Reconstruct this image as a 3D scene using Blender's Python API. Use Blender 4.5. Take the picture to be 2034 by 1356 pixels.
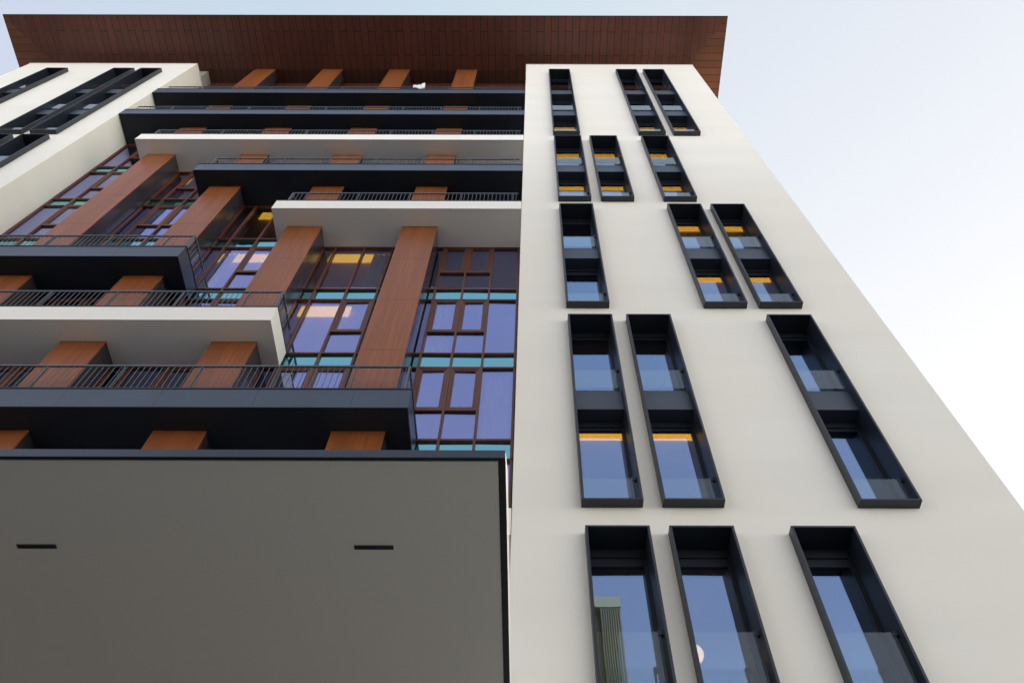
import bpy, math, random
from mathutils import Matrix, Vector
random.seed(7)
scene = bpy.context.scene
for o in list(bpy.data.objects): bpy.data.objects.remove(o, do_unlink=True)
COL = scene.collection

# ------------------------------------------------------------------ camera
PITCH, ROLL, YAW = math.radians(58.53298685), math.radians(-0.22075478), math.radians(-0.0757746)
EYE = 1.6
def cam_rows():
    R = Matrix(((1,0,0),(0,-math.sin(PITCH),math.cos(PITCH)),(0,math.cos(PITCH),math.sin(PITCH))))
    def rz(a): return Matrix(((math.cos(a),-math.sin(a),0),(math.sin(a),math.cos(a),0),(0,0,1)))
    return rz(ROLL) @ R @ rz(YAW)
R = cam_rows()
cd = bpy.data.cameras.new('camera'); cam = bpy.data.objects.new('camera', cd); COL.objects.link(cam)
M = Matrix((R[0], R[1], -R[2])).transposed().to_4x4()
M.translation = Vector((0, 0, EYE)); cam.matrix_world = M
cd.sensor_width = 36; cd.sensor_fit = 'HORIZONTAL'
cd.lens = 1590.6579/2034*36
cd.shift_x = -(1055.16847-1017)/2034
cd.clip_start = .05; cd.clip_end = 3000
scene.camera = cam

# ------------------------------------------------------------------ light
SUN_EL, SUN_AZ = math.radians(7), math.radians(62)      # low behind the building, to the right
world = bpy.data.worlds.new('World'); scene.world = world; world.use_nodes = True
wt = world.node_tree; wt.nodes.clear()
wo = wt.nodes.new('ShaderNodeOutputWorld'); bg = wt.nodes.new('ShaderNodeBackground')
sk = wt.nodes.new('ShaderNodeTexSky'); sk.sky_type = 'NISHITA'; sk.sun_disc = False
sk.sun_elevation = SUN_EL; sk.sun_rotation = SUN_AZ; sk.air_density = 1.0; sk.dust_density = 1.5; sk.ozone_density = 1.2
bg.inputs['Strength'].default_value = 0.082
# thin high haze over the clear sky, thicker and warmer towards the horizon
tc = wt.nodes.new('ShaderNodeTexCoord'); sx = wt.nodes.new('ShaderNodeSeparateXYZ'); wt.links.new(tc.outputs['Generated'], sx.inputs[0])
hz = wt.nodes.new('ShaderNodeValToRGB'); wt.links.new(sx.outputs[2], hz.inputs[0])
hz.color_ramp.elements[0].position = 0; hz.color_ramp.elements[0].color = (1.12, 1.10, .92, 1)
hm = hz.color_ramp.elements.new(.32); hm.color = (.255, .245, .205, 1)
hm = hz.color_ramp.elements.new(.62); hm.color = (.112, .099, .078, 1)
hz.color_ramp.elements[3].position = .95; hz.color_ramp.elements[3].color = (.084, .078, .063, 1)
bg2 = wt.nodes.new('ShaderNodeBackground'); 
dt = wt.nodes.new('ShaderNodeVectorMath'); dt.operation = 'DOT_PRODUCT'; dt.inputs[1].default_value = (.6, .8, 0)
wt.links.new(tc.outputs['Generated'], dt.inputs[0])
mr = wt.nodes.new('ShaderNodeMapRange'); wt.links.new(dt.outputs['Value'], mr.inputs[0])
for q, v in ((1, -.45), (2, .8), (3, .42), (4, 1.05)): mr.inputs[q].default_value = v
wt.links.new(mr.outputs[0], bg2.inputs['Strength'])
# the side away from the sun keeps the violet cast of twilight
vi = wt.nodes.new('ShaderNodeMix'); vi.data_type = 'RGBA'; vm = wt.nodes.new('ShaderNodeMix'); vm.data_type = 'RGBA'; vm.blend_type = 'MULTIPLY'; vm.inputs[0].default_value = 1
m2 = wt.nodes.new('ShaderNodeMapRange'); wt.links.new(dt.outputs['Value'], m2.inputs[0])
for q, v in ((1, -.4), (2, .1), (3, 0), (4, 1)): m2.inputs[q].default_value = v
vi.inputs[6].default_value = (.95, .98, 1.26, 1); vi.inputs[7].default_value = (1, 1, 1, 1)
wt.links.new(m2.outputs[0], vi.inputs[0]); wt.links.new(hz.outputs[0], vm.inputs[6]); wt.links.new(vi.outputs[2], vm.inputs[7]); wt.links.new(vm.outputs[2], bg2.inputs['Color'])
ad = wt.nodes.new('ShaderNodeAddShader'); cap = wt.nodes.new('ShaderNodeVectorMath'); cap.operation = 'MINIMUM'; cap.inputs[1].default_value = (.48, .62, .90)   # the haze veils the glare round the sun
wt.links.new(sk.outputs[0], cap.inputs[0]); wt.links.new(cap.outputs[0], bg.inputs['Color'])
wt.links.new(bg.outputs[0], ad.inputs[0]); wt.links.new(bg2.outputs[0], ad.inputs[1]); wt.links.new(ad.outputs[0], wo.inputs[0])
sl = bpy.data.lights.new('sun', 'SUN'); sl.energy = 0.5; sl.angle = math.radians(10); sl.color = (1, .9, .78)
so = bpy.data.objects.new('sun', sl); COL.objects.link(so)
sd = Vector((math.sin(SUN_AZ)*math.cos(SUN_EL), math.cos(SUN_AZ)*math.cos(SUN_EL), math.sin(SUN_EL)))
so.rotation_euler = sd.to_track_quat('Z', 'Y').to_euler()
scene.view_settings.view_transform = 'Standard'; scene.view_settings.look = 'None'
scene.view_settings.exposure = 2.85; scene.view_settings.gamma = 1
scene.render.resolution_x = 1024; scene.render.resolution_y = 682

# ------------------------------------------------------------------ materials
def new_mat(name):
    m = bpy.data.materials.new(name); m.use_nodes = True
    t = m.node_tree; b = t.nodes['Principled BSDF']; return m, t, b
def N(t, kind, **kw):
    n = t.nodes.new(kind)
    for k, v in kw.items():
        if k in n.inputs: n.inputs[k].default_value = v
        else: setattr(n, k, v)
    return n
def coords(t, scale=(1,1,1), rot=(0,0,0), loc=(0,0,0)):
    c = t.nodes.new('ShaderNodeNewGeometry'); mp = t.nodes.new('ShaderNodeMapping')
    mp.inputs['Scale'].default_value = scale; mp.inputs['Rotation'].default_value = rot; mp.inputs['Location'].default_value = loc
    t.links.new(c.outputs['Position'], mp.inputs[0]); return mp.outputs[0]
def ramp(t, src, stops):
    r = t.nodes.new('ShaderNodeValToRGB'); e = r.color_ramp.elements
    while len(e) < len(stops): e.new(.5)
    for i, (p, c) in enumerate(stops): e[i].position = p; e[i].color = (*c, 1)
    t.links.new(src, r.inputs[0]); return r.outputs[0]
def mixc(t, fac, a, b, mode='MIX'):
    m = t.nodes.new('ShaderNodeMix'); m.data_type = 'RGBA'; m.blend_type = mode
    for sock, v in ((m.inputs[0], fac), (m.inputs[6], a), (m.inputs[7], b)):
        if isinstance(v, (int, float)): sock.default_value = v
        elif isinstance(v, tuple): sock.default_value = (*v, 1)
        else: t.links.new(v, sock)
    return m.outputs[2]
def bump(t, b, src, strength, dist):
    n = t.nodes.new('ShaderNodeBump'); n.inputs['Strength'].default_value = strength; n.inputs['Distance'].default_value = dist
    t.links.new(src, n.inputs['Height']); t.links.new(n.outputs[0], b.inputs['Normal'])

def render_mat(name, col, var=.05):
    m, t, b = new_mat(name)
    n1 = N(t, 'ShaderNodeTexNoise', Scale=1.0, Detail=5.0); t.links.new(coords(t, (.12, .12, .9)), n1.inputs['Vector'])
    n2 = N(t, 'ShaderNodeTexNoise', Scale=1.0, Detail=3.0); t.links.new(coords(t, (.35, .35, .25), loc=(4, 2, 9)), n2.inputs['Vector'])
    n3 = N(t, 'ShaderNodeTexNoise', Scale=70.0, Detail=3.0); t.links.new(coords(t), n3.inputs['Vector'])
    n4 = N(t, 'ShaderNodeTexNoise', Scale=7.0, Detail=3.0); t.links.new(coords(t, (1, 1, 5)), n4.inputs['Vector'])
    lo = tuple(c*(1-var*1.6) for c in col); hi = tuple(min(1, c*(1+var)) for c in col)
    c = ramp(t, n1.outputs[0], [(.3, lo), (.7, hi)])
    c2 = mixc(t, n2.outputs[0], c, tuple(c_*f for c_, f in zip(col, (1.0, .975, .93))))
    t.links.new(c2, b.inputs['Base Color']); b.inputs['Roughness'].default_value = .85
    h = t.nodes.new('ShaderNodeMath'); h.operation = 'ADD'; t.links.new(n3.outputs[0], h.inputs[0]); t.links.new(n4.outputs[0], h.inputs[1])
    bump(t, b, h.outputs[0], .08, .004)
    return m
def metal_mat(name, col, rough=.38, spec=.5, var=.12):
    m, t, b = new_mat(name)
    n1 = N(t, 'ShaderNodeTexNoise', Scale=.9, Detail=4.0); t.links.new(coords(t), n1.inputs['Vector'])
    c = ramp(t, n1.outputs[0], [(.3, tuple(c*(1-var) for c in col)), (.7, tuple(c*(1+var) for c in col))])
    t.links.new(c, b.inputs['Base Color'])
    r = N(t, 'ShaderNodeMapRange'); r.inputs[3].default_value = rough-.04; r.inputs[4].default_value = rough+.05
    n2 = N(t, 'ShaderNodeTexNoise', Scale=3.0, Detail=5.0); t.links.new(coords(t, (1, 1, 2)), n2.inputs['Vector'])
    t.links.new(n2.outputs[0], r.inputs[0]); t.links.new(r.outputs[0], b.inputs['Roughness'])
    b.inputs['Specular IOR Level'].default_value = spec
    return m
def wood_mat(name, col, axis_scale, rough=.35, amt=.16):
    m, t, b = new_mat(name)
    n1 = N(t, 'ShaderNodeTexNoise', Scale=1.0, Detail=6.0); t.links.new(coords(t, axis_scale), n1.inputs['Vector'])
    n2 = N(t, 'ShaderNodeTexNoise', Scale=1.0, Detail=3.0); t.links.new(coords(t, tuple(s*.18 for s in axis_scale)), n2.inputs['Vector'])
    c = ramp(t, n1.outputs[0], [(.35, tuple(c*(1-amt) for c in col)), (.65, tuple(c*(1+amt) for c in col))])
    c = mixc(t, ramp(t, n2.outputs[0], [(.42, (0, 0, 0)), (.62, (.55, .55, .55))]), c, tuple(x*.72 for x in col))
    t.links.new(c, b.inputs['Base Color']); b.inputs['Roughness'].default_value = rough
    b.inputs['Specular IOR Level'].default_value = .4
    return m
def board_mat(name, col, along_y, row=.36, length=2.34, rough=.42, loc=(0,0,0)):
    m, t, b = new_mat(name)
    g = t.nodes.new('ShaderNodeNewGeometry'); s = t.nodes.new('ShaderNodeSeparateXYZ'); cb = t.nodes.new('ShaderNodeCombineXYZ')
    t.links.new(g.outputs['Position'], s.inputs[0])
    def off(o, d):
        a = t.nodes.new('ShaderNodeMath'); a.operation = 'ADD'; a.inputs[1].default_value = d; t.links.new(o, a.inputs[0]); return a.outputs[0]
    if along_y: t.links.new(off(s.outputs[1], loc[1]), cb.inputs[0]); t.links.new(off(s.outputs[0], loc[0]), cb.inputs[1])
    else: t.links.new(off(s.outputs[0], loc[0]), cb.inputs[0]); t.links.new(off(s.outputs[1], loc[1]), cb.inputs[1])
    br = t.nodes.new('ShaderNodeTexBrick'); t.links.new(cb.outputs[0], br.inputs['Vector'])
    br.inputs['Scale'].default_value = 1; br.inputs['Brick Width'].default_value = length; br.inputs['Row Height'].default_value = row
    br.inputs['Mortar Size'].default_value = .015; br.inputs['Mortar Smooth'].default_value = 0
    br.offset = .5; br.inputs['Bias'].default_value = 0
    br.inputs['Color1'].default_value = (*[c*.9 for c in col], 1); br.inputs['Color2'].default_value = (*[c*1.1 for c in col], 1)
    br.inputs['Mortar'].default_value = (.004, .003, .003, 1)
    n1 = N(t, 'ShaderNodeTexNoise', Scale=1.0, Detail=5.0)
    t.links.new(coords(t, (40, 1.5, 1) if along_y else (1.5, 40, 1)), n1.inputs['Vector'])
    c = mixc(t, .5, br.outputs['Color'], ramp(t, n1.outputs[0], [(.3, (.62,)*3), (.7, (1.3,)*3)]), 'MULTIPLY')
    t.links.new(c, b.inputs['Base Color']); b.inputs['Roughness'].default_value = rough
    inv = t.nodes.new('ShaderNodeMath'); inv.operation = 'SUBTRACT'; inv.inputs[0].default_value = 1; t.links.new(br.outputs['Fac'], inv.inputs[1])
    bump(t, b, inv.outputs[0], .6, .01)
    return m
def glass_mat(name, refl, trans, ior=1.75, wav=.02, rough=0.0, base=None, coat=0.0):
    m = bpy.data.materials.new(name); m.use_nodes = True; t = m.node_tree; t.nodes.clear()
    o = t.nodes.new('ShaderNodeOutputMaterial'); mx = t.nodes.new('ShaderNodeMixShader')
    fr = t.nodes.new('ShaderNodeLayerWeight'); fr.inputs['Blend'].default_value = .5
    pw = t.nodes.new('ShaderNodeMath'); pw.operation = 'POWER'; pw.inputs[1].default_value = ior; t.links.new(fr.outputs['Facing'], pw.inputs[0])
    gl = t.nodes.new('ShaderNodeBsdfGlossy'); gl.inputs['Color'].default_value = (*refl, 1); gl.inputs['Roughness'].default_value = rough
    if base is None:
        tr = t.nodes.new('ShaderNodeBsdfTransparent'); tr.inputs['Color'].default_value = (*trans, 1)
    else:
        tr = t.nodes.new('ShaderNodeBsdfDiffuse'); tr.inputs['Color'].default_value = (*base, 1)
    n = N(t, 'ShaderNodeTexNoise', Scale=1.1, Detail=2.0); t.links.new(coords(t), n.inputs['Vector'])
    bp = t.nodes.new('ShaderNodeBump'); bp.inputs['Strength'].default_value = wav; bp.inputs['Distance'].default_value = .1
    t.links.new(n.outputs[0], bp.inputs['Height'])
    if wav > 0:
        for x in (fr, gl): t.links.new(bp.outputs[0], x.inputs['Normal'])
    ma = t.nodes.new('ShaderNodeMath'); ma.operation = 'ADD'; ma.use_clamp = True; ma.inputs[1].default_value = coat
    t.links.new(pw.outputs[0], ma.inputs[0]); t.links.new(ma.outputs[0], mx.inputs[0]); t.links.new(tr.outputs[0], mx.inputs[1]); t.links.new(gl.outputs[0], mx.inputs[2])
    t.links.new(mx.outputs[0], o.inputs[0]); return m
def glow_mat(name, col, s):
    m = bpy.data.materials.new(name); m.use_nodes = True; t = m.node_tree; t.nodes.clear()
    o = t.nodes.new('ShaderNodeOutputMaterial'); e = t.nodes.new('ShaderNodeEmission')
    n = N(t, 'ShaderNodeTexNoise', Scale=1.5, Detail=2.0); t.links.new(coords(t, (1, 1, .3)), n.inputs['Vector'])
    c = ramp(t, n.outputs[0], [(.3, tuple(x*.95 for x in col)), (.7, col)])
    t.links.new(c, e.inputs[0]); e.inputs[1].default_value = s; t.links.new(e.outputs[0], o.inputs[0]); return m

CREAM = render_mat('cream_render', (.83, .785, .70), .04)
CREAM2 = render_mat('white_cladding', (.87, .825, .77), .03)
FRAME = metal_mat('anthracite_metal', (.015, .019, .027), .42)
FASCIA = metal_mat('slate_blue_metal', (.038, .051, .078), .30, .6)
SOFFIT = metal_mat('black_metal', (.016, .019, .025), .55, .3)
SPAND = metal_mat('spandrel_metal', (.045, .058, .078), .4)
RAIL = metal_mat('rail_metal', (.10, .115, .13), .45)
WOOD = wood_mat('copper_wood_panel', (.27, .080, .022), (22, 22, .7), .36)
MULL = wood_mat('brown_mullion', (.16, .055, .030), (30, 30, 2), .4, .1)
SIDE = metal_mat('column_side_metal', (.046, .036, .042), .2, .6)
BOARD_Y = board_mat('roof_boards_front', (.165, .046, .026), True, loc=(.13, -7.87+2.34*2))
BOARD_X = board_mat('roof_boards_side_glow', (.19, .060, .024), False, length=9.0, loc=(.6, -7.1))  # brighter, more orange copy: the horizon glow is put into the colour
BOARD_IN = board_mat('roof_boards_inner_shaded', (.11, .034, .020), True, loc=(.13, 0))  # darker copy of the same boards, shade put into the colour
PANE = glass_mat('tower_glass', (.44, .64, 1.0), (.80, .72, .62), 5, coat=.42, wav=.006)
CPANE = glass_mat('curtain_glass', (.52, .56, 1.0), (.80, .82, .68), 5, coat=.46, wav=.008)  # violet of the sky opposite is partly put into the reflection tint
TEAL = glass_mat('teal_spandrel_glass', (.42, .92, 1.0), None, 5, .03, .03, base=(.004, .035, .035), coat=.55)
BALU = glass_mat('balustrade_glass', (.95, 1, 1), (.93, .96, .96), 5, .0, coat=.05)
INNER = render_mat('interior_plaster', (.52, .40, .29))  # warm colour stands in for lamplight in the rooms
FABRIC = render_mat('white_fabric', (.85, .85, .86))
LIT = glow_mat('lit_amber_panel', (1.0, .58, .08), .44)  # emission stands in for lamplit ceilings behind the tower windows
LIT2 = glow_mat('lit_amber_strip', (1.0, .52, .06), .48)  # same for the curtain wall: glow in place of lamplight on bulkheads
LAMP = glow_mat('lamp_glow', (1.0, .80, .55), .5)
PAVE = render_mat('paving', (.124, .142, .148), .15)
CONC = render_mat('olive_concrete', (.24, .21, .13))
GREY = render_mat('grey_concrete', (.34, .33, .29))
PARA = render_mat('pale_parapet', (.50, .47, .32))
DGLASS = glass_mat('dark_glass', (.6, .7, .8), None, 5, .02, .02, base=(.02, .025, .02), coat=.1)

# ------------------------------------------------------------------ mesh helpers
class MB:
    def __init__(s): s.v = []; s.f = []
    def quad(s, a, b, c, d): n = len(s.v); s.v += [a, b, c, d]; s.f.append((n, n+1, n+2, n+3)); return s
    def box(s, x0, x1, y0, y1, z0, z1):
        n = len(s.v)
        s.v += [(x, y, z) for z in (z0, z1) for y in (y0, y1) for x in (x0, x1)]
        s.f += [(n, n+2, n+3, n+1), (n+4, n+5, n+7, n+6), (n, n+1, n+5, n+4), (n+2, n+6, n+7, n+3), (n, n+4, n+6, n+2), (n+1, n+3, n+7, n+5)]
        return s
    def pane(s, x0, x1, y0, y1, z0, z1):
        """a sheet of glass seated a few millimetres out of true"""
        n = len(s.v); a, b = random.uniform(-.0035, .0035), random.uniform(-.004, .004)
        s.box(x0, x1, y0, y1, z0, z1)
        for i in range(n, n+8):
            x, y, z = s.v[i]; s.v[i] = (x, y+(a if x > (x0+x1)/2 else -a)+(b if z > (z0+z1)/2 else -b), z)
        return s
    def poly(s, pts, y0, y1, axis='y'):
        """prism of an outline: pts in (x,z) for axis y, (x,y) for axis z, (y,z) for axis x"""
        n = len(s.v); k = len(pts)
        def P(p, q): return {'y': (p[0], q, p[1]), 'z': (p[0], p[1], q), 'x': (q, p[0], p[1])}[axis]
        s.v += [P(p, y0) for p in pts] + [P(p, y1) for p in pts]
        s.f += [tuple(range(n, n+k)), tuple(range(n+2*k-1, n+k-1, -1))]
        s.f += [(n+i, n+k+i, n+k+(i+1) % k, n+(i+1) % k) for i in range(k)]
        return s
    def build(s, name, mat, parent=None, bevel=0, smooth=False):
        me = bpy.data.meshes.new(name); me.from_pydata(s.v, [], s.f); me.materials.append(mat); me.validate()
        import bmesh
        bm = bmesh.new(); bm.from_mesh(me); bmesh.ops.recalc_face_normals(bm, faces=bm.faces); bm.to_mesh(me); bm.free()
        if smooth:
            for p in me.polygons: p.use_smooth = True
        o = bpy.data.objects.new(name, me); COL.objects.link(o)
        if parent: o.parent = parent
        if bevel:
            b = o.modifiers.new('bevel', 'BEVEL'); b.width = bevel; b.segments = 1; b.limit_method = 'ANGLE'
        return o
def tag(o, label=None, cat=None, group=None, kind=None):
    if label: o['label'] = label
    if cat: o['category'] = cat
    if group: o['group'] = group
    if kind: o['kind'] = kind
    return o
def empty(name):
    o = bpy.data.objects.new(name, None); COL.objects.link(o); return o
def sphere(mb, c, r, seg=16, rings=10):
    n = len(mb.v)
    for i in range(rings+1):
        a = math.pi*i/rings
        for j in range(seg):
            b = 2*math.pi*j/seg; mb.v.append((c[0]+r*math.sin(a)*math.cos(b), c[1]+r*math.sin(a)*math.sin(b), c[2]+r*math.cos(a)))
    for i in range(rings):
        for j in range(seg):
            mb.f.append((n+i*seg+j, n+i*seg+(j+1) % seg, n+(i+1)*seg+(j+1) % seg, n+(i+1)*seg+j))
    return mb

# ------------------------------------------------------------------ levels
YW, YF, YC, YCOL = 9.18, 9.0, 10.5, 9.74          # tower wall, window box front, curtain wall, column face
FL = [11.39, 14.75, 18.11, 21.47, 24.83, 28.19, 31.55, 34.91, 38.27]
XR0, XR1, XL0, XL1 = -.317, 8.06, -25.33, -16.9
TOP, DEPTH = 43.26, 26.0
BLD = empty('apartment_building')
tag(BLD, 'tall apartment building with two cream towers, stepped balconies, brown columns and oversailing copper-brown roof', 'building')

# ------------------------------------------------------------------ towers
def wall_with_holes(mb, x0, x1, z0, z1, holes, y):
    xs = sorted({x0, x1, *[h[0] for h in holes], *[h[1] for h in holes]})
    zs = sorted({z0, z1, *[h[2] for h in holes], *[h[3] for h in holes]})
    for i in range(len(xs)-1):
        for j in range(len(zs)-1):
            cx, cz = (xs[i]+xs[i+1])/2, (zs[j]+zs[j+1])/2
            if any(h[0] < cx < h[1] and h[2] < cz < h[3] for h in holes): continue
            mb.quad((xs[i], y, zs[j]), (xs[i+1], y, zs[j]), (xs[i+1], y, zs[j+1]), (xs[i], y, zs[j+1]))
W = 1.012
#        z bottom, z top, storey floors
ROWS = {'A': (31.50, 41.60, [31.55, 34.91, 38.27]), 'B': (24.82, 30.98, [24.83, 28.19]), 'C': (18.10, 24.25, [18.11, 21.47]),
        'D': (11.39, 17.53, [11.39, 14.75]), 'E': (4.64, 10.81, [4.67, 8.03])}
RX = {'A': [.787, 4.03, 5.34], 'B': [.80, 2.12, 4.04], 'C': [.81, 4.05, 5.35], 'D': [.82, 2.153, 5.363], 'E': [.843, 2.16, 4.064]}
LIT_AT = {('A', 0, 0), ('A', 1, 0), ('A', 2, 0)} | {('B', i, k) for i in range(3) for k in range(2)} | {('C', i, k) for i in (1, 2) for k in range(2)} | {('D', 0, 0), ('D', 1, 0)}

def window_box(row, x, lit, side):
    zb, zt, fl = ROWS[row]; t = .04; yb = 9.52; x1 = x+W
    f = MB()
    f.box(x, x+t, YF, yb, zb, zt); f.box(x1-t, x1, YF, yb, zb, zt)
    f.box(x+t, x1-t, YF, yb, zt-t, zt); f.box(x+t, x1-t, YF, yb, zb, zb+t)
    win = f.build('window', FRAME, BLD, bevel=.004)
    xi0, xi1 = x+t, x1-t
    for k, F in enumerate(fl):
        top = (fl[k+1]-.63) if k+1 < len(fl) else zt-t
        bot = F+.01 if k else zb+t
        if k:   # floor edge between the two openings
            MB().box(xi0+.001, xi1-.001, 9.19, yb-.01, F-.63, F).build('spandrel_panel', SPAND, win, bevel=.003)
        sf = MB(); y0, y1 = 9.49, 9.60; ht, jw = .17, .03
        sf.box(xi0+.002, xi0+jw, y0, y1, bot, top-.002); sf.box(xi1-jw, xi1-.002, y0, y1, bot, top-.002)
        sf.box(xi0+jw, xi1-jw, y0, y1, top-ht, top-.002); sf.box(xi0+jw, xi1-jw, y0, y1, bot, bot+.08)
        hi = {'A': .16, 'B': .18, 'C': .15, 'D': .08, 'E': .16}[row]
        y0 += .03; y1 -= .01; a = xi0+jw; b = xi1-jw; s = .025
        sf.box(a, a+s, y0, y1, bot+.08, top-ht); sf.box(b-s, b, y0, y1, bot+.08, top-ht)
        sf.box(a+s, b-s, y0, y1, top-ht-hi, top-ht); sf.box(a+s, b-s, y0, y1, bot+.08, bot+.14)
        sf.build('sash_frame', FRAME, win)
        MB().pane(a+s, b-s, 9.545, 9.565, bot+.14, top-ht-hi).build('pane', PANE, win)
        hb = .885 if row == 'E' else .68
        MB().box(xi0+.012, xi1-.075, 9.140, 9.155, F+.02, F+hb).build('glass_balustrade', BALU, win)
        pm = MB(); pm.box(xi1-.072, xi1-.04, 9.13, 9.17, F+.02, F+hb-.07); pm.box(xi1-.074, xi1-.001, 9.12, 9.18, F+hb-.07, F+hb+.01)
        pm.build('balustrade_bracket', FRAME, win)
        if lit and (row, lit-1, k) in LIT_AT:
            MB().box(x-.05, x1+.05, 9.82, 9.86, F+{'A': 2.74, 'B': 2.72, 'C': 2.66, 'D': 2.61}[row], F+3.28).build('lit_panel', LIT, win)
    return win

def tower(x0, x1, xs, mirror):
    holes = []
    for r in 'ABCDE':
        zb, zt, fl = ROWS[r]
        for i, x in enumerate(xs[r]):
            holes.append((x+.015, x+W-.015, zb+.015, zt-.015))
            window_box(r, x, 0 if mirror else i+1, mirror)
    mb = MB(); wall_with_holes(mb, x0, x1, 0, TOP, holes, YW)
    mb.quad((x0, YW, 0), (x0, DEPTH, 0), (x0, DEPTH, TOP), (x0, YW, TOP))
    mb.quad((x1, YW, 0), (x1, DEPTH, 0), (x1, DEPTH, TOP), (x1, YW, TOP))
    mb.quad((x0, DEPTH, 0), (x1, DEPTH, 0), (x1, DEPTH, TOP), (x0, DEPTH, TOP))
    mb.quad((x0, YW, TOP), (x1, YW, TOP), (x1, DEPTH, TOP), (x0, DEPTH, TOP))
    mb.build('tower_wall', CREAM, BLD)
    c = MB(); c.box(x0-.02, x1+.02, YW-.02, YW+.3, TOP+.004, TOP+.05); c.box(x1-.28, x1+.02, YW+.3, DEPTH, TOP+.004, TOP+.05); c.box(x0-.02, x0+.28, YW+.3, DEPTH, TOP+.004, TOP+.05)
    c.build('parapet_coping', CREAM2, BLD)
    ins = MB(); ins.box(x0+.1, x1-.1, 13.0, 13.1, 0, TOP-.3)
    for k in range(-2, 10):
        z = 11.39+3.36*k; ins.box(x0+.1, x1-.1, 9.9, 13.0, z-.45, z-.02)
    for x in ((3.55,) if x0 > -5 else (-21.6,)): ins.box(x, x+.1, 9.66, 12.99, 0, TOP-.35)
    ins.build('room_walls', INNER, BLD)
tower(XR0, XR1, RX, False)
LX = {'A': [-19.0, -20.32, -23.55], 'B': [-18.99, -20.34, -22.25], 'C': [-19.0, -22.24, -23.55], 'D': [-19.0, -20.33, -23.54], 'E': [-19.02, -20.34, -22.24]}
tower(XL0, XL1, LX, True)

# ------------------------------------------------------------------ columns
CX = [-3.94-3.51*k for k in range(4)]; CW = 1.06
for cx in CX:
    c = MB(); zs = [4.0]
    z = 19.54
    js = [19.54+2.40*k for k in range(-8, 11)]
    js = [z for z in js if 0.1 < z < 44.6]
    edges = [0]+js+[44.69]
    for a, b in zip(edges[:-1], edges[1:]):
        c.box(cx, cx+CW, YCOL, YCOL+.03, a+.004, b-.004)
    col = c.build('column', WOOD, BLD)
    MB().box(cx+.012, cx+CW-.012, YCOL+.031, YC-.12, 0, 44.69).build('column_core', SIDE, col)

# ------------------------------------------------------------------ curtain wall
def frame_ring(mb, x0, x1, z0, z1, w, y0, y1):
    mb.box(x0, x0+w, y0, y1, z0, z1); mb.box(x1-w, x1, y0, y1, z0, z1)
    mb.box(x0+w, x1-w, y0, y1, z0, z0+w); mb.box(x0+w, x1-w, y0, y1, z1-w, z1)
# cells per bay: (x0, x1, kind)  f = full height pane, c = casement over a fixed pane
def bay_cells(i, k):
    if i == 0: return [(-2.95, -2.70, 'f'), (-2.70, -1.935, 'c'), (-1.935, -1.19, 'c'), (-1.19, -.41, 'f')]
    if i == 1:
        m = 'f' if k == 3 else 'c'
        return [(-6.45, -6.05, 'f'), (-6.05, -5.16, 'c' if k == 1 else 'f'), (-5.16, -4.30, m), (-4.30, -3.90, 'f')]
    if i == 2:
        m = 'f' if k == 4 else 'c'
        return [(-9.95, -9.50, 'f'), (-9.50, -8.64, 'f'), (-8.64, -7.78, m), (-7.78, -7.40, 'f')]
    if i == 3: return [(-13.45, -12.94, 'f'), (-12.94, -12.14, 'c'), (-12.14, -11.33, 'c'), (-11.33, -10.92, 'f')]
    return [(-16.86, -16.06, 'f'), (-16.06, -15.25, 'c'), (-15.25, -14.41, 'f')]
TRANSOM = 1.045
for i in range(5):
    for k, F in enumerate([8.03]+FL):
        k -= 1
        cells = bay_cells(i, k); g = MB(); w = .026; y0, y1 = YC-.06, YC+.06
        z0, zt = F-.63, F+2.73
        xs = sorted({c[0] for c in cells} | {c[1] for c in cells})
        g.box(xs[0], xs[-1], y0, y1, z0-w+.003, z0+w)
        g.box(xs[0], xs[-1], y0, y1, F-w, F+w)
        for x in xs: g.box(x-w, x+w, y0-.004, y1, z0+w, zt-w)
        for (a, b, t) in cells:
            if t == 'c': g.box(a+w, b-w, y0+.002, y1, F+TRANSOM-w, F+TRANSOM+w)
        bay = g.build('window', MULL, BLD)
        p = MB(); s = MB()
        for (a, b, t) in cells:
            s.pane(a+w, b-w, YC, YC+.02, z0+w, F-w)
            if t == 'f': p.pane(a+w, b-w, YC, YC+.02, F+w, zt-w)
            else:
                p.pane(a+w, b-w, YC, YC+.02, F+w, F+TRANSOM-w)
                ca = MB(); q0, q1 = F+TRANSOM+w+.004, zt-w-.004
                frame_ring(ca, a+w+.004, b-w-.004, q0, q1, .05, YC-.05, YC+.04)
                frame_ring(ca, a+w+.056, b-w-.056, q0+.052, q1-.052, .045, YC-.035, YC+.035)
                ca.build('casement', MULL, bay)
                p.pane(a+w+.10, b-w-.10, YC-.005, YC+.015, q0+.097, q1-.097)
        p.build('pane', CPANE, bay); s.build('spandrel_glass', TEAL, bay)
# rooms behind the curtain wall
ins = MB(); ins.box(XL1, XR0, 15.0, 15.1, 0, 44.6)
for z in [4.67, 8.03]+FL+[41.63]: ins.box(XL1, XR0, 10.95, 15.0, z-.6, z-.03)
for cx in CX: ins.box(cx+.45, cx+.6, 10.6, 14.99, 0, 44.5)
ins.build('room_walls', INNER, BLD)
def lit_strip(x0, x1, z0, z1, y=11.4): MB().box(x0, x1, y, y+.04, z0, z1).build('lit_panel', LIT2, BLD)

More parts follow.
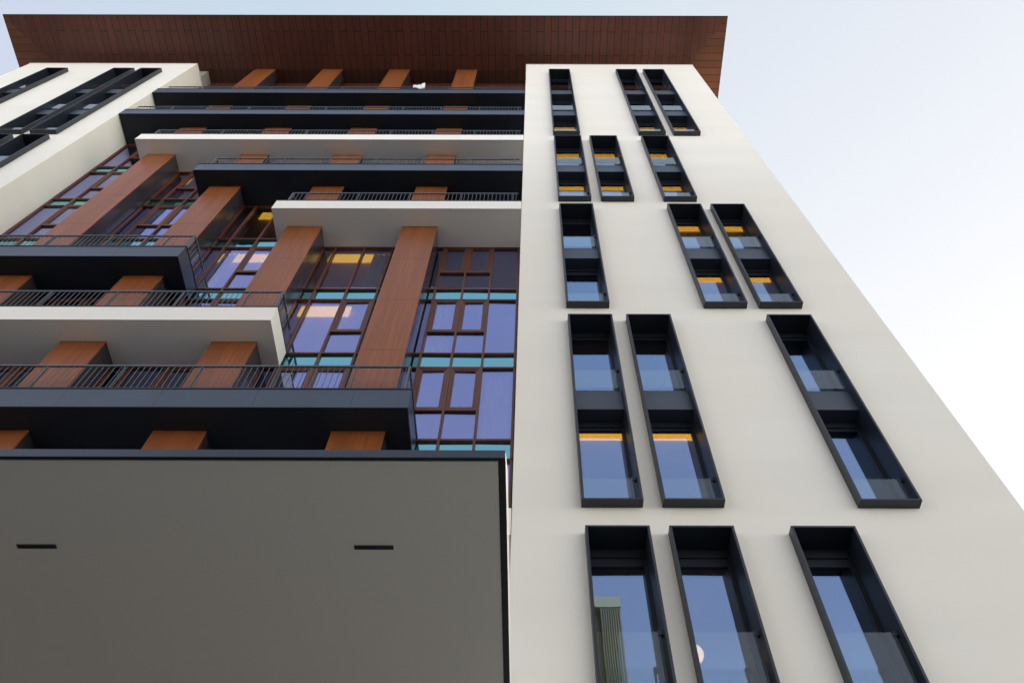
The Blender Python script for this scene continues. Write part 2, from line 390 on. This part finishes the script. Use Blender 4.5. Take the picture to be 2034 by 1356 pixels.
# ------------------------------------------------------------------ balconies
def railing(parent, z, x0, x1, left_return, right_return, phase):
    y = 9.35; top = z+1.1; m = MB()
    def run(a, b, fixed, axis, ph=None):
        L = b-a
        def bx(p0, p1, w, z0, z1):
            if axis == 'x': m.box(p0, p1, fixed-w, fixed+w, z0, z1)
            else: m.box(fixed-w, fixed+w, p0, p1, z0, z1)
        bx(a, b, .022, top-.045, top); bx(a, b, .012, z+.075, z+.10)
        posts = []
        if ph is not None:
            p = ph
            while p > a: 
                if p < b: posts.append(p)
                p -= 1.635
        else: posts = [a+.5*L]
        for p in posts: bx(p-.006, p+.006, .030, z, top-.045)
        n = max(1, int(L/.126))
        for q in range(n):
            p = a+(q+.5)*L/n
            if any(abs(p-pp) < .03 for pp in posts): continue
            bx(p-.006, p+.006, .006, z+.10, top-.045)
    run(x0, x1, y, 'x', phase)
    if left_return: run(y+.025, 10.42, x0, 'y'); m.box(x0-.02, x0+.02, y-.022, y+.022, z, top)
    if right_return: run(y+.025, 10.42, x1, 'y'); m.box(x1-.02, x1+.02, y-.022, y+.022, z, top)
    return m.build('railing', RAIL, parent)
#            F,  x0,     x1,   cream
BAL = [(14.75, -16.88, -2.39, False), (18.11, -16.88, -5.98, True), (21.47, -16.88, -9.37, False),
       (24.83, -7.84, XR0-.01, True), (28.19, -11.42, XR0-.01, False), (31.55, -14.80, XR0-.01, True),
       (34.91, -16.88, XR0-.01, False), (38.27, -16.88, XR0-.01, False), (11.39, -16.88, XR0-.01, True)]
def balcony(F, x0, x1, cream):
    y0 = 9.16; zb = F-.635; zt = F-.03
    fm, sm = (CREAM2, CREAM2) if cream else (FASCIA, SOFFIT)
    lf, rf = x0 > -16, x1 < -1
    s = MB().box(x0+.02 if lf else x0, x1-.02 if rf else x1, y0+.02, YC-.07, zb+.004, zt).build('balcony', sm, BLD)
    f = MB(); n = 1.906
    cuts = [x0]
    if not cream:
        p = -3.515+n*20
        js = sorted(p-n*j for j in range(60)); cuts += [j for j in js if x0+.3 < j < x1-.3]
    cuts.append(x1)
    for a, b in zip(cuts[:-1], cuts[1:]): f.box(a+.002, b-.002, y0, y0+.0199, zb, zt-.006)
    if rf: f.box(x1-.0199, x1, y0+.0201, YC-.08, zb, zt-.006)
    if lf: f.box(x0, x0+.0199, y0+.0201, YC-.08, zb, zt-.006)
    f.build('fascia', fm, s)
    c = MB(); c.box(x0-(.015 if lf else 0), x1+(.015 if rf else 0), y0-.015, y0+.25, F-.03, F)
    if rf: c.box(x1-.25, x1+.015, y0+.25, YC-.08, F-.03, F)
    if lf: c.box(x0-.015, x0+.25, y0+.25, YC-.08, F-.03, F)
    c.box(x0+.3, x1-.3, y0+.25, YC-.08, F-.03, F-.008)
    c.build('coping', FRAME, s)
    if F < 12: railing(s, F-.5, x0, x1-.12, False, True, -.44)
    else: railing(s, F, x0+(.2 if lf else .05), x1-(.2 if rf else .12), lf, rf, -.44 if rf else -.6)
for b in BAL: balcony(*b)

# ------------------------------------------------------------------ roof
ZR = 44.70; RXL, RXR, RYF = -26.82, 9.87, 7.10; RYB = 28
r = MB(); r.box(RXL, RXR, RYF, RYB, ZR+.02, ZR+.10)
r.poly([(RYF+.4, ZR+.10), (RYB-.4, ZR+.10), (RYB-3, ZR+.7), (RYF+3, ZR+.7)], RXL+.4, RXR-.4, 'x')
roof = r.build('roof', FRAME, BLD)
yi = YCOL+.02; xi0 = RXL+2.2; xi1 = RXR-2.0
MB().poly([(RXL+.03, RYF+.03), (RXR-.03, RYF+.03), (xi1, yi), (xi0, yi)], ZR-.0, ZR+.018, 'z').build('soffit_boards', BOARD_Y, roof)
MB().poly([(RXR-.03, RYF+.04), (RXR-.03, RYB-.03), (xi1+.01, RYB-.03), (xi1+.01, yi+.01)], ZR, ZR+.018, 'z').build('soffit_boards', BOARD_X, roof)
MB().poly([(RXL+.03, RYF+.04), (xi0-.01, yi+.01), (xi0-.01, RYB-.03), (RXL+.03, RYB-.03)], ZR, ZR+.018, 'z').build('soffit_boards', BOARD_X, roof)
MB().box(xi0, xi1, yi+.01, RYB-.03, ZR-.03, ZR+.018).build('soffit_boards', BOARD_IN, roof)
# top storey wall behind the highest balcony, and set-back blocks over the towers
g = MB(); 
MB().box(XL0+1.5, -16.96, 9.86, 24, TOP+.06, ZR-.04).build('penthouse_wall', GREY, BLD)
MB().box(XR0+.9, XR1-1.2, 10.6, 24, TOP+.06, ZR-.04).build('penthouse_wall', CREAM, BLD)
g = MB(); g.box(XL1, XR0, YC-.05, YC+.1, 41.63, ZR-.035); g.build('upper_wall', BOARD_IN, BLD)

# ------------------------------------------------------------------ entrance canopy in front
ZC = 7.5; CXR = -.247; CXL = -14.0
prof = [(4.865, ZC), (4.865, ZC+.045), (5.50, ZC+.52), (9.10, ZC+.56), (9.10, ZC)]
cp = MB(); cp.poly(prof, CXL, CXR, 'x')
can = cp.build('entrance_canopy', CREAM2, BLD)
MB().box(CXL+.05, CXR-.080, 4.940, 9.05, ZC-.012, ZC-.0005).build('canopy_soffit', CREAM2, can)
tr = MB(); tr.box(CXL, CXR-.001, 4.855, 4.864, ZC-.055, ZC+.052)
tr.build('canopy_trim', FASCIA, can)
tr = MB(); tr.box(CXL, CXR, 4.865, 4.935, ZC-.006, ZC-.0005); tr.box(CXR-.07, CXR+.002, 4.935, 9.09, ZC-.006, ZC-.0005)
tr.build('shadow_gap', SOFFIT, can)
for x in (-1.81, -5.26, -8.71):
    v = MB(); frame_ring(v, x, x+.402, 0, 0, 0, 0, 0) if False else None
    v.box(x, x+.402, 6.045, 6.052, ZC-.02, ZC-.0125); v.box(x, x+.402, 6.093, 6.10, ZC-.02, ZC-.0125)
    v.box(x, x+.007, 6.052, 6.093, ZC-.02, ZC-.0125); v.box(x+.395, x+.402, 6.052, 6.093, ZC-.02, ZC-.0125)
    for q in range(18): v.box(x+.02+q*.021, x+.024+q*.021, 6.052, 6.093, ZC-.017, ZC-.0125)
    vo = v.build('ceiling_vent', SPAND, can)
    MB().box(x+.007, x+.395, 6.052, 6.093, ZC-.0145, ZC-.0123).build('vent_slot', SOFFIT, vo)

# ------------------------------------------------------------------ lower facade under the balconies
lo = MB(); lo.box(XL1, XR0, YC-.02, YC+.1, 4.4, 7.38); lo.build('lower_wall', CREAM, BLD)
lo = MB(); lo.box(XL1, XR0, YC, YC+.08, 0, 4.4); gw = lo.build('window', DGLASS, BLD)
m = MB()
for x in [XL1+.05+1.17*k for k in range(15)]: m.box(x-.03, x+.03, YC-.06, YC-.002, 0, 4.38)
m.box(XL1, XR0, YC-.062, YC-.003, 3.0, 3.08); m.build('mullions', MULL, gw)

# ------------------------------------------------------------------ lit interiors
for x0, x1, F in ((-6.3, -4.2, 21.47), (-6.39, -5.0, 18.11), (-9.4, -7.7, 24.83), (-9.9, -7.7, 21.47), (-13.3, -11.2, 28.19), (-15.9, -15.2, 24.83)):
    lit_strip(x0, x1, F+2.42, F+2.95, 10.78)
def globe(x, y, z, r):
    g = MB(); g.box(x-.006, x+.006, y-.006, y+.006, z+r, z+r+.6); s = sphere(MB(), (x, y, z), r).build('pendant_lamp', LAMP, BLD, smooth=True)
    g.build('cord', FRAME, s)
globe(2.62, 11.0, 9.96, .16)
globe(-6.5, 11.2, 19.0, .2)

# ------------------------------------------------------------------ cloth hung on the top railing
cl = MB()
pts = [(-5.52, 38.98), (-5.38, 38.86), (-5.2, 38.80), (-5.12, 38.98), (-4.98, 39.20), (-4.86, 39.25), (-4.83, 39.0), (-4.86, 38.78), (-4.78, 38.62), (-4.76, 38.28),
       (-5.05, 38.22), (-5.3, 38.20), (-5.42, 38.34), (-5.50, 38.62)]
n = len(cl.v); cx_ = (-5.12, 38.52)
ring = []
for k, (x, z) in enumerate(pts): ring.append((x, 9.30+.05*math.sin(k*2.1), z))
mid = [((x+cx_[0])/2, 9.27+.06*math.sin(k*3.3), (z+cx_[1])/2) for k, (x, z) in enumerate(pts)]
cl.v = ring+mid+[(cx_[0], 9.29, cx_[1])]
L = len(pts)
for k in range(L):
    j = (k+1) % L; cl.f.append((k, j, L+j, L+k)); cl.f.append((L+k, L+j, 2*L))
cl.v = [((x+5.15)*.8-5.26, y-.0, 39.0+(z-38.2)*.85) for x, y, z in cl.v]
clo = cl.build('draped_cloth', FABRIC, smooth=True)
sm = clo.modifiers.new('s', 'SOLIDIFY'); sm.thickness = .012
tag(clo, 'small crumpled white cloth hanging over the railing of the topmost balcony', 'cloth')

# ------------------------------------------------------------------ ground and the block across the street
gr = MB().quad((-300, -300, 0), (300, -300, 0), (300, 300, 0), (-300, 300, 0)).build('ground', PAVE); tag(gr, kind='structure')
OPP = empty('neighbouring_building'); tag(OPP, 'olive concrete block across the street, reflected in the lowest tower window', 'building')
b = MB(); b.box(-15, 3.6, -22, -12.4, 0, 27.98); b.build('wall', CONC, OPP)
MB().box(-15.1, 4.0, -22, -12.0, 28.0, 28.6).build('parapet', PARA, OPP)
w_ = MB()
for k in range(8):
    for q in range(7): w_.box(-14.4+q*2.5, -12.9+q*2.5, -12.41, -12.3, 2+3.2*k, 4.2+3.2*k)
w_.build('windows', DGLASS, OPP)
fn = MB()
for q in range(9): fn.box(3.0+q*.11, 3.07+q*.11, -12.3, -12.02, 0, 27.95)
fn.build('fins', CONC, OPP)

# curtains hung behind some of the curtain-wall panes
def curtain(x0, x1, z0, z1, y=10.66):
    m = MB(); n = int((x1-x0)/.03)
    for q in range(n):
        a = x0+(x1-x0)*q/n; b = x0+(x1-x0)*(q+1)/n
        ya = y+.03*math.sin(a*38); yb = y+.03*math.sin(b*38)
        m.quad((a, ya, z0), (b, yb, z0), (b, yb, z1), (a, ya, z1))
    m.build('curtain', FABRIC, BLD, smooth=True)
TINT_BLIND = render_mat('tint_blind_fabric', (.40, .45, .37))  # added blinds, giving panes the pale grey-green of a reflection
for F, x0, x1, d in ((24.83, -16.8, -16.1, 2.7), (24.83, -16.0, -15.3, 2.2), (28.19, -16.8, -16.1, 2.0), (28.19, -16.0, -15.3, 2.7), (21.47, -16.8, -15.3, 2.6), (31.55, -16.8, -16.1, 2.7),
                     (24.83, -8.6, -7.8, 1.6), (18.11, -2.93, -2.74, 1.5), (28.19, -12.1, -11.4, 1.2), (24.83, -12.9, -12.2, .9), (21.47, -9.9, -9.55, 2.6)):
    MB().box(x0, x1, 10.575, 10.58, F+2.73-d, F+2.72).build('tint_blind', TINT_BLIND, BLD)
for F, x0, x1 in ((18.11, -2.86, -2.1), (14.75, -1.1, -.5), (21.47, -4.9, -4.2), (28.19, -12.9, -12.5), (24.83, -16.7, -16.2), (21.47, -9.5, -9.1)):
    curtain(x0, x1, F+.02, F+2.7)
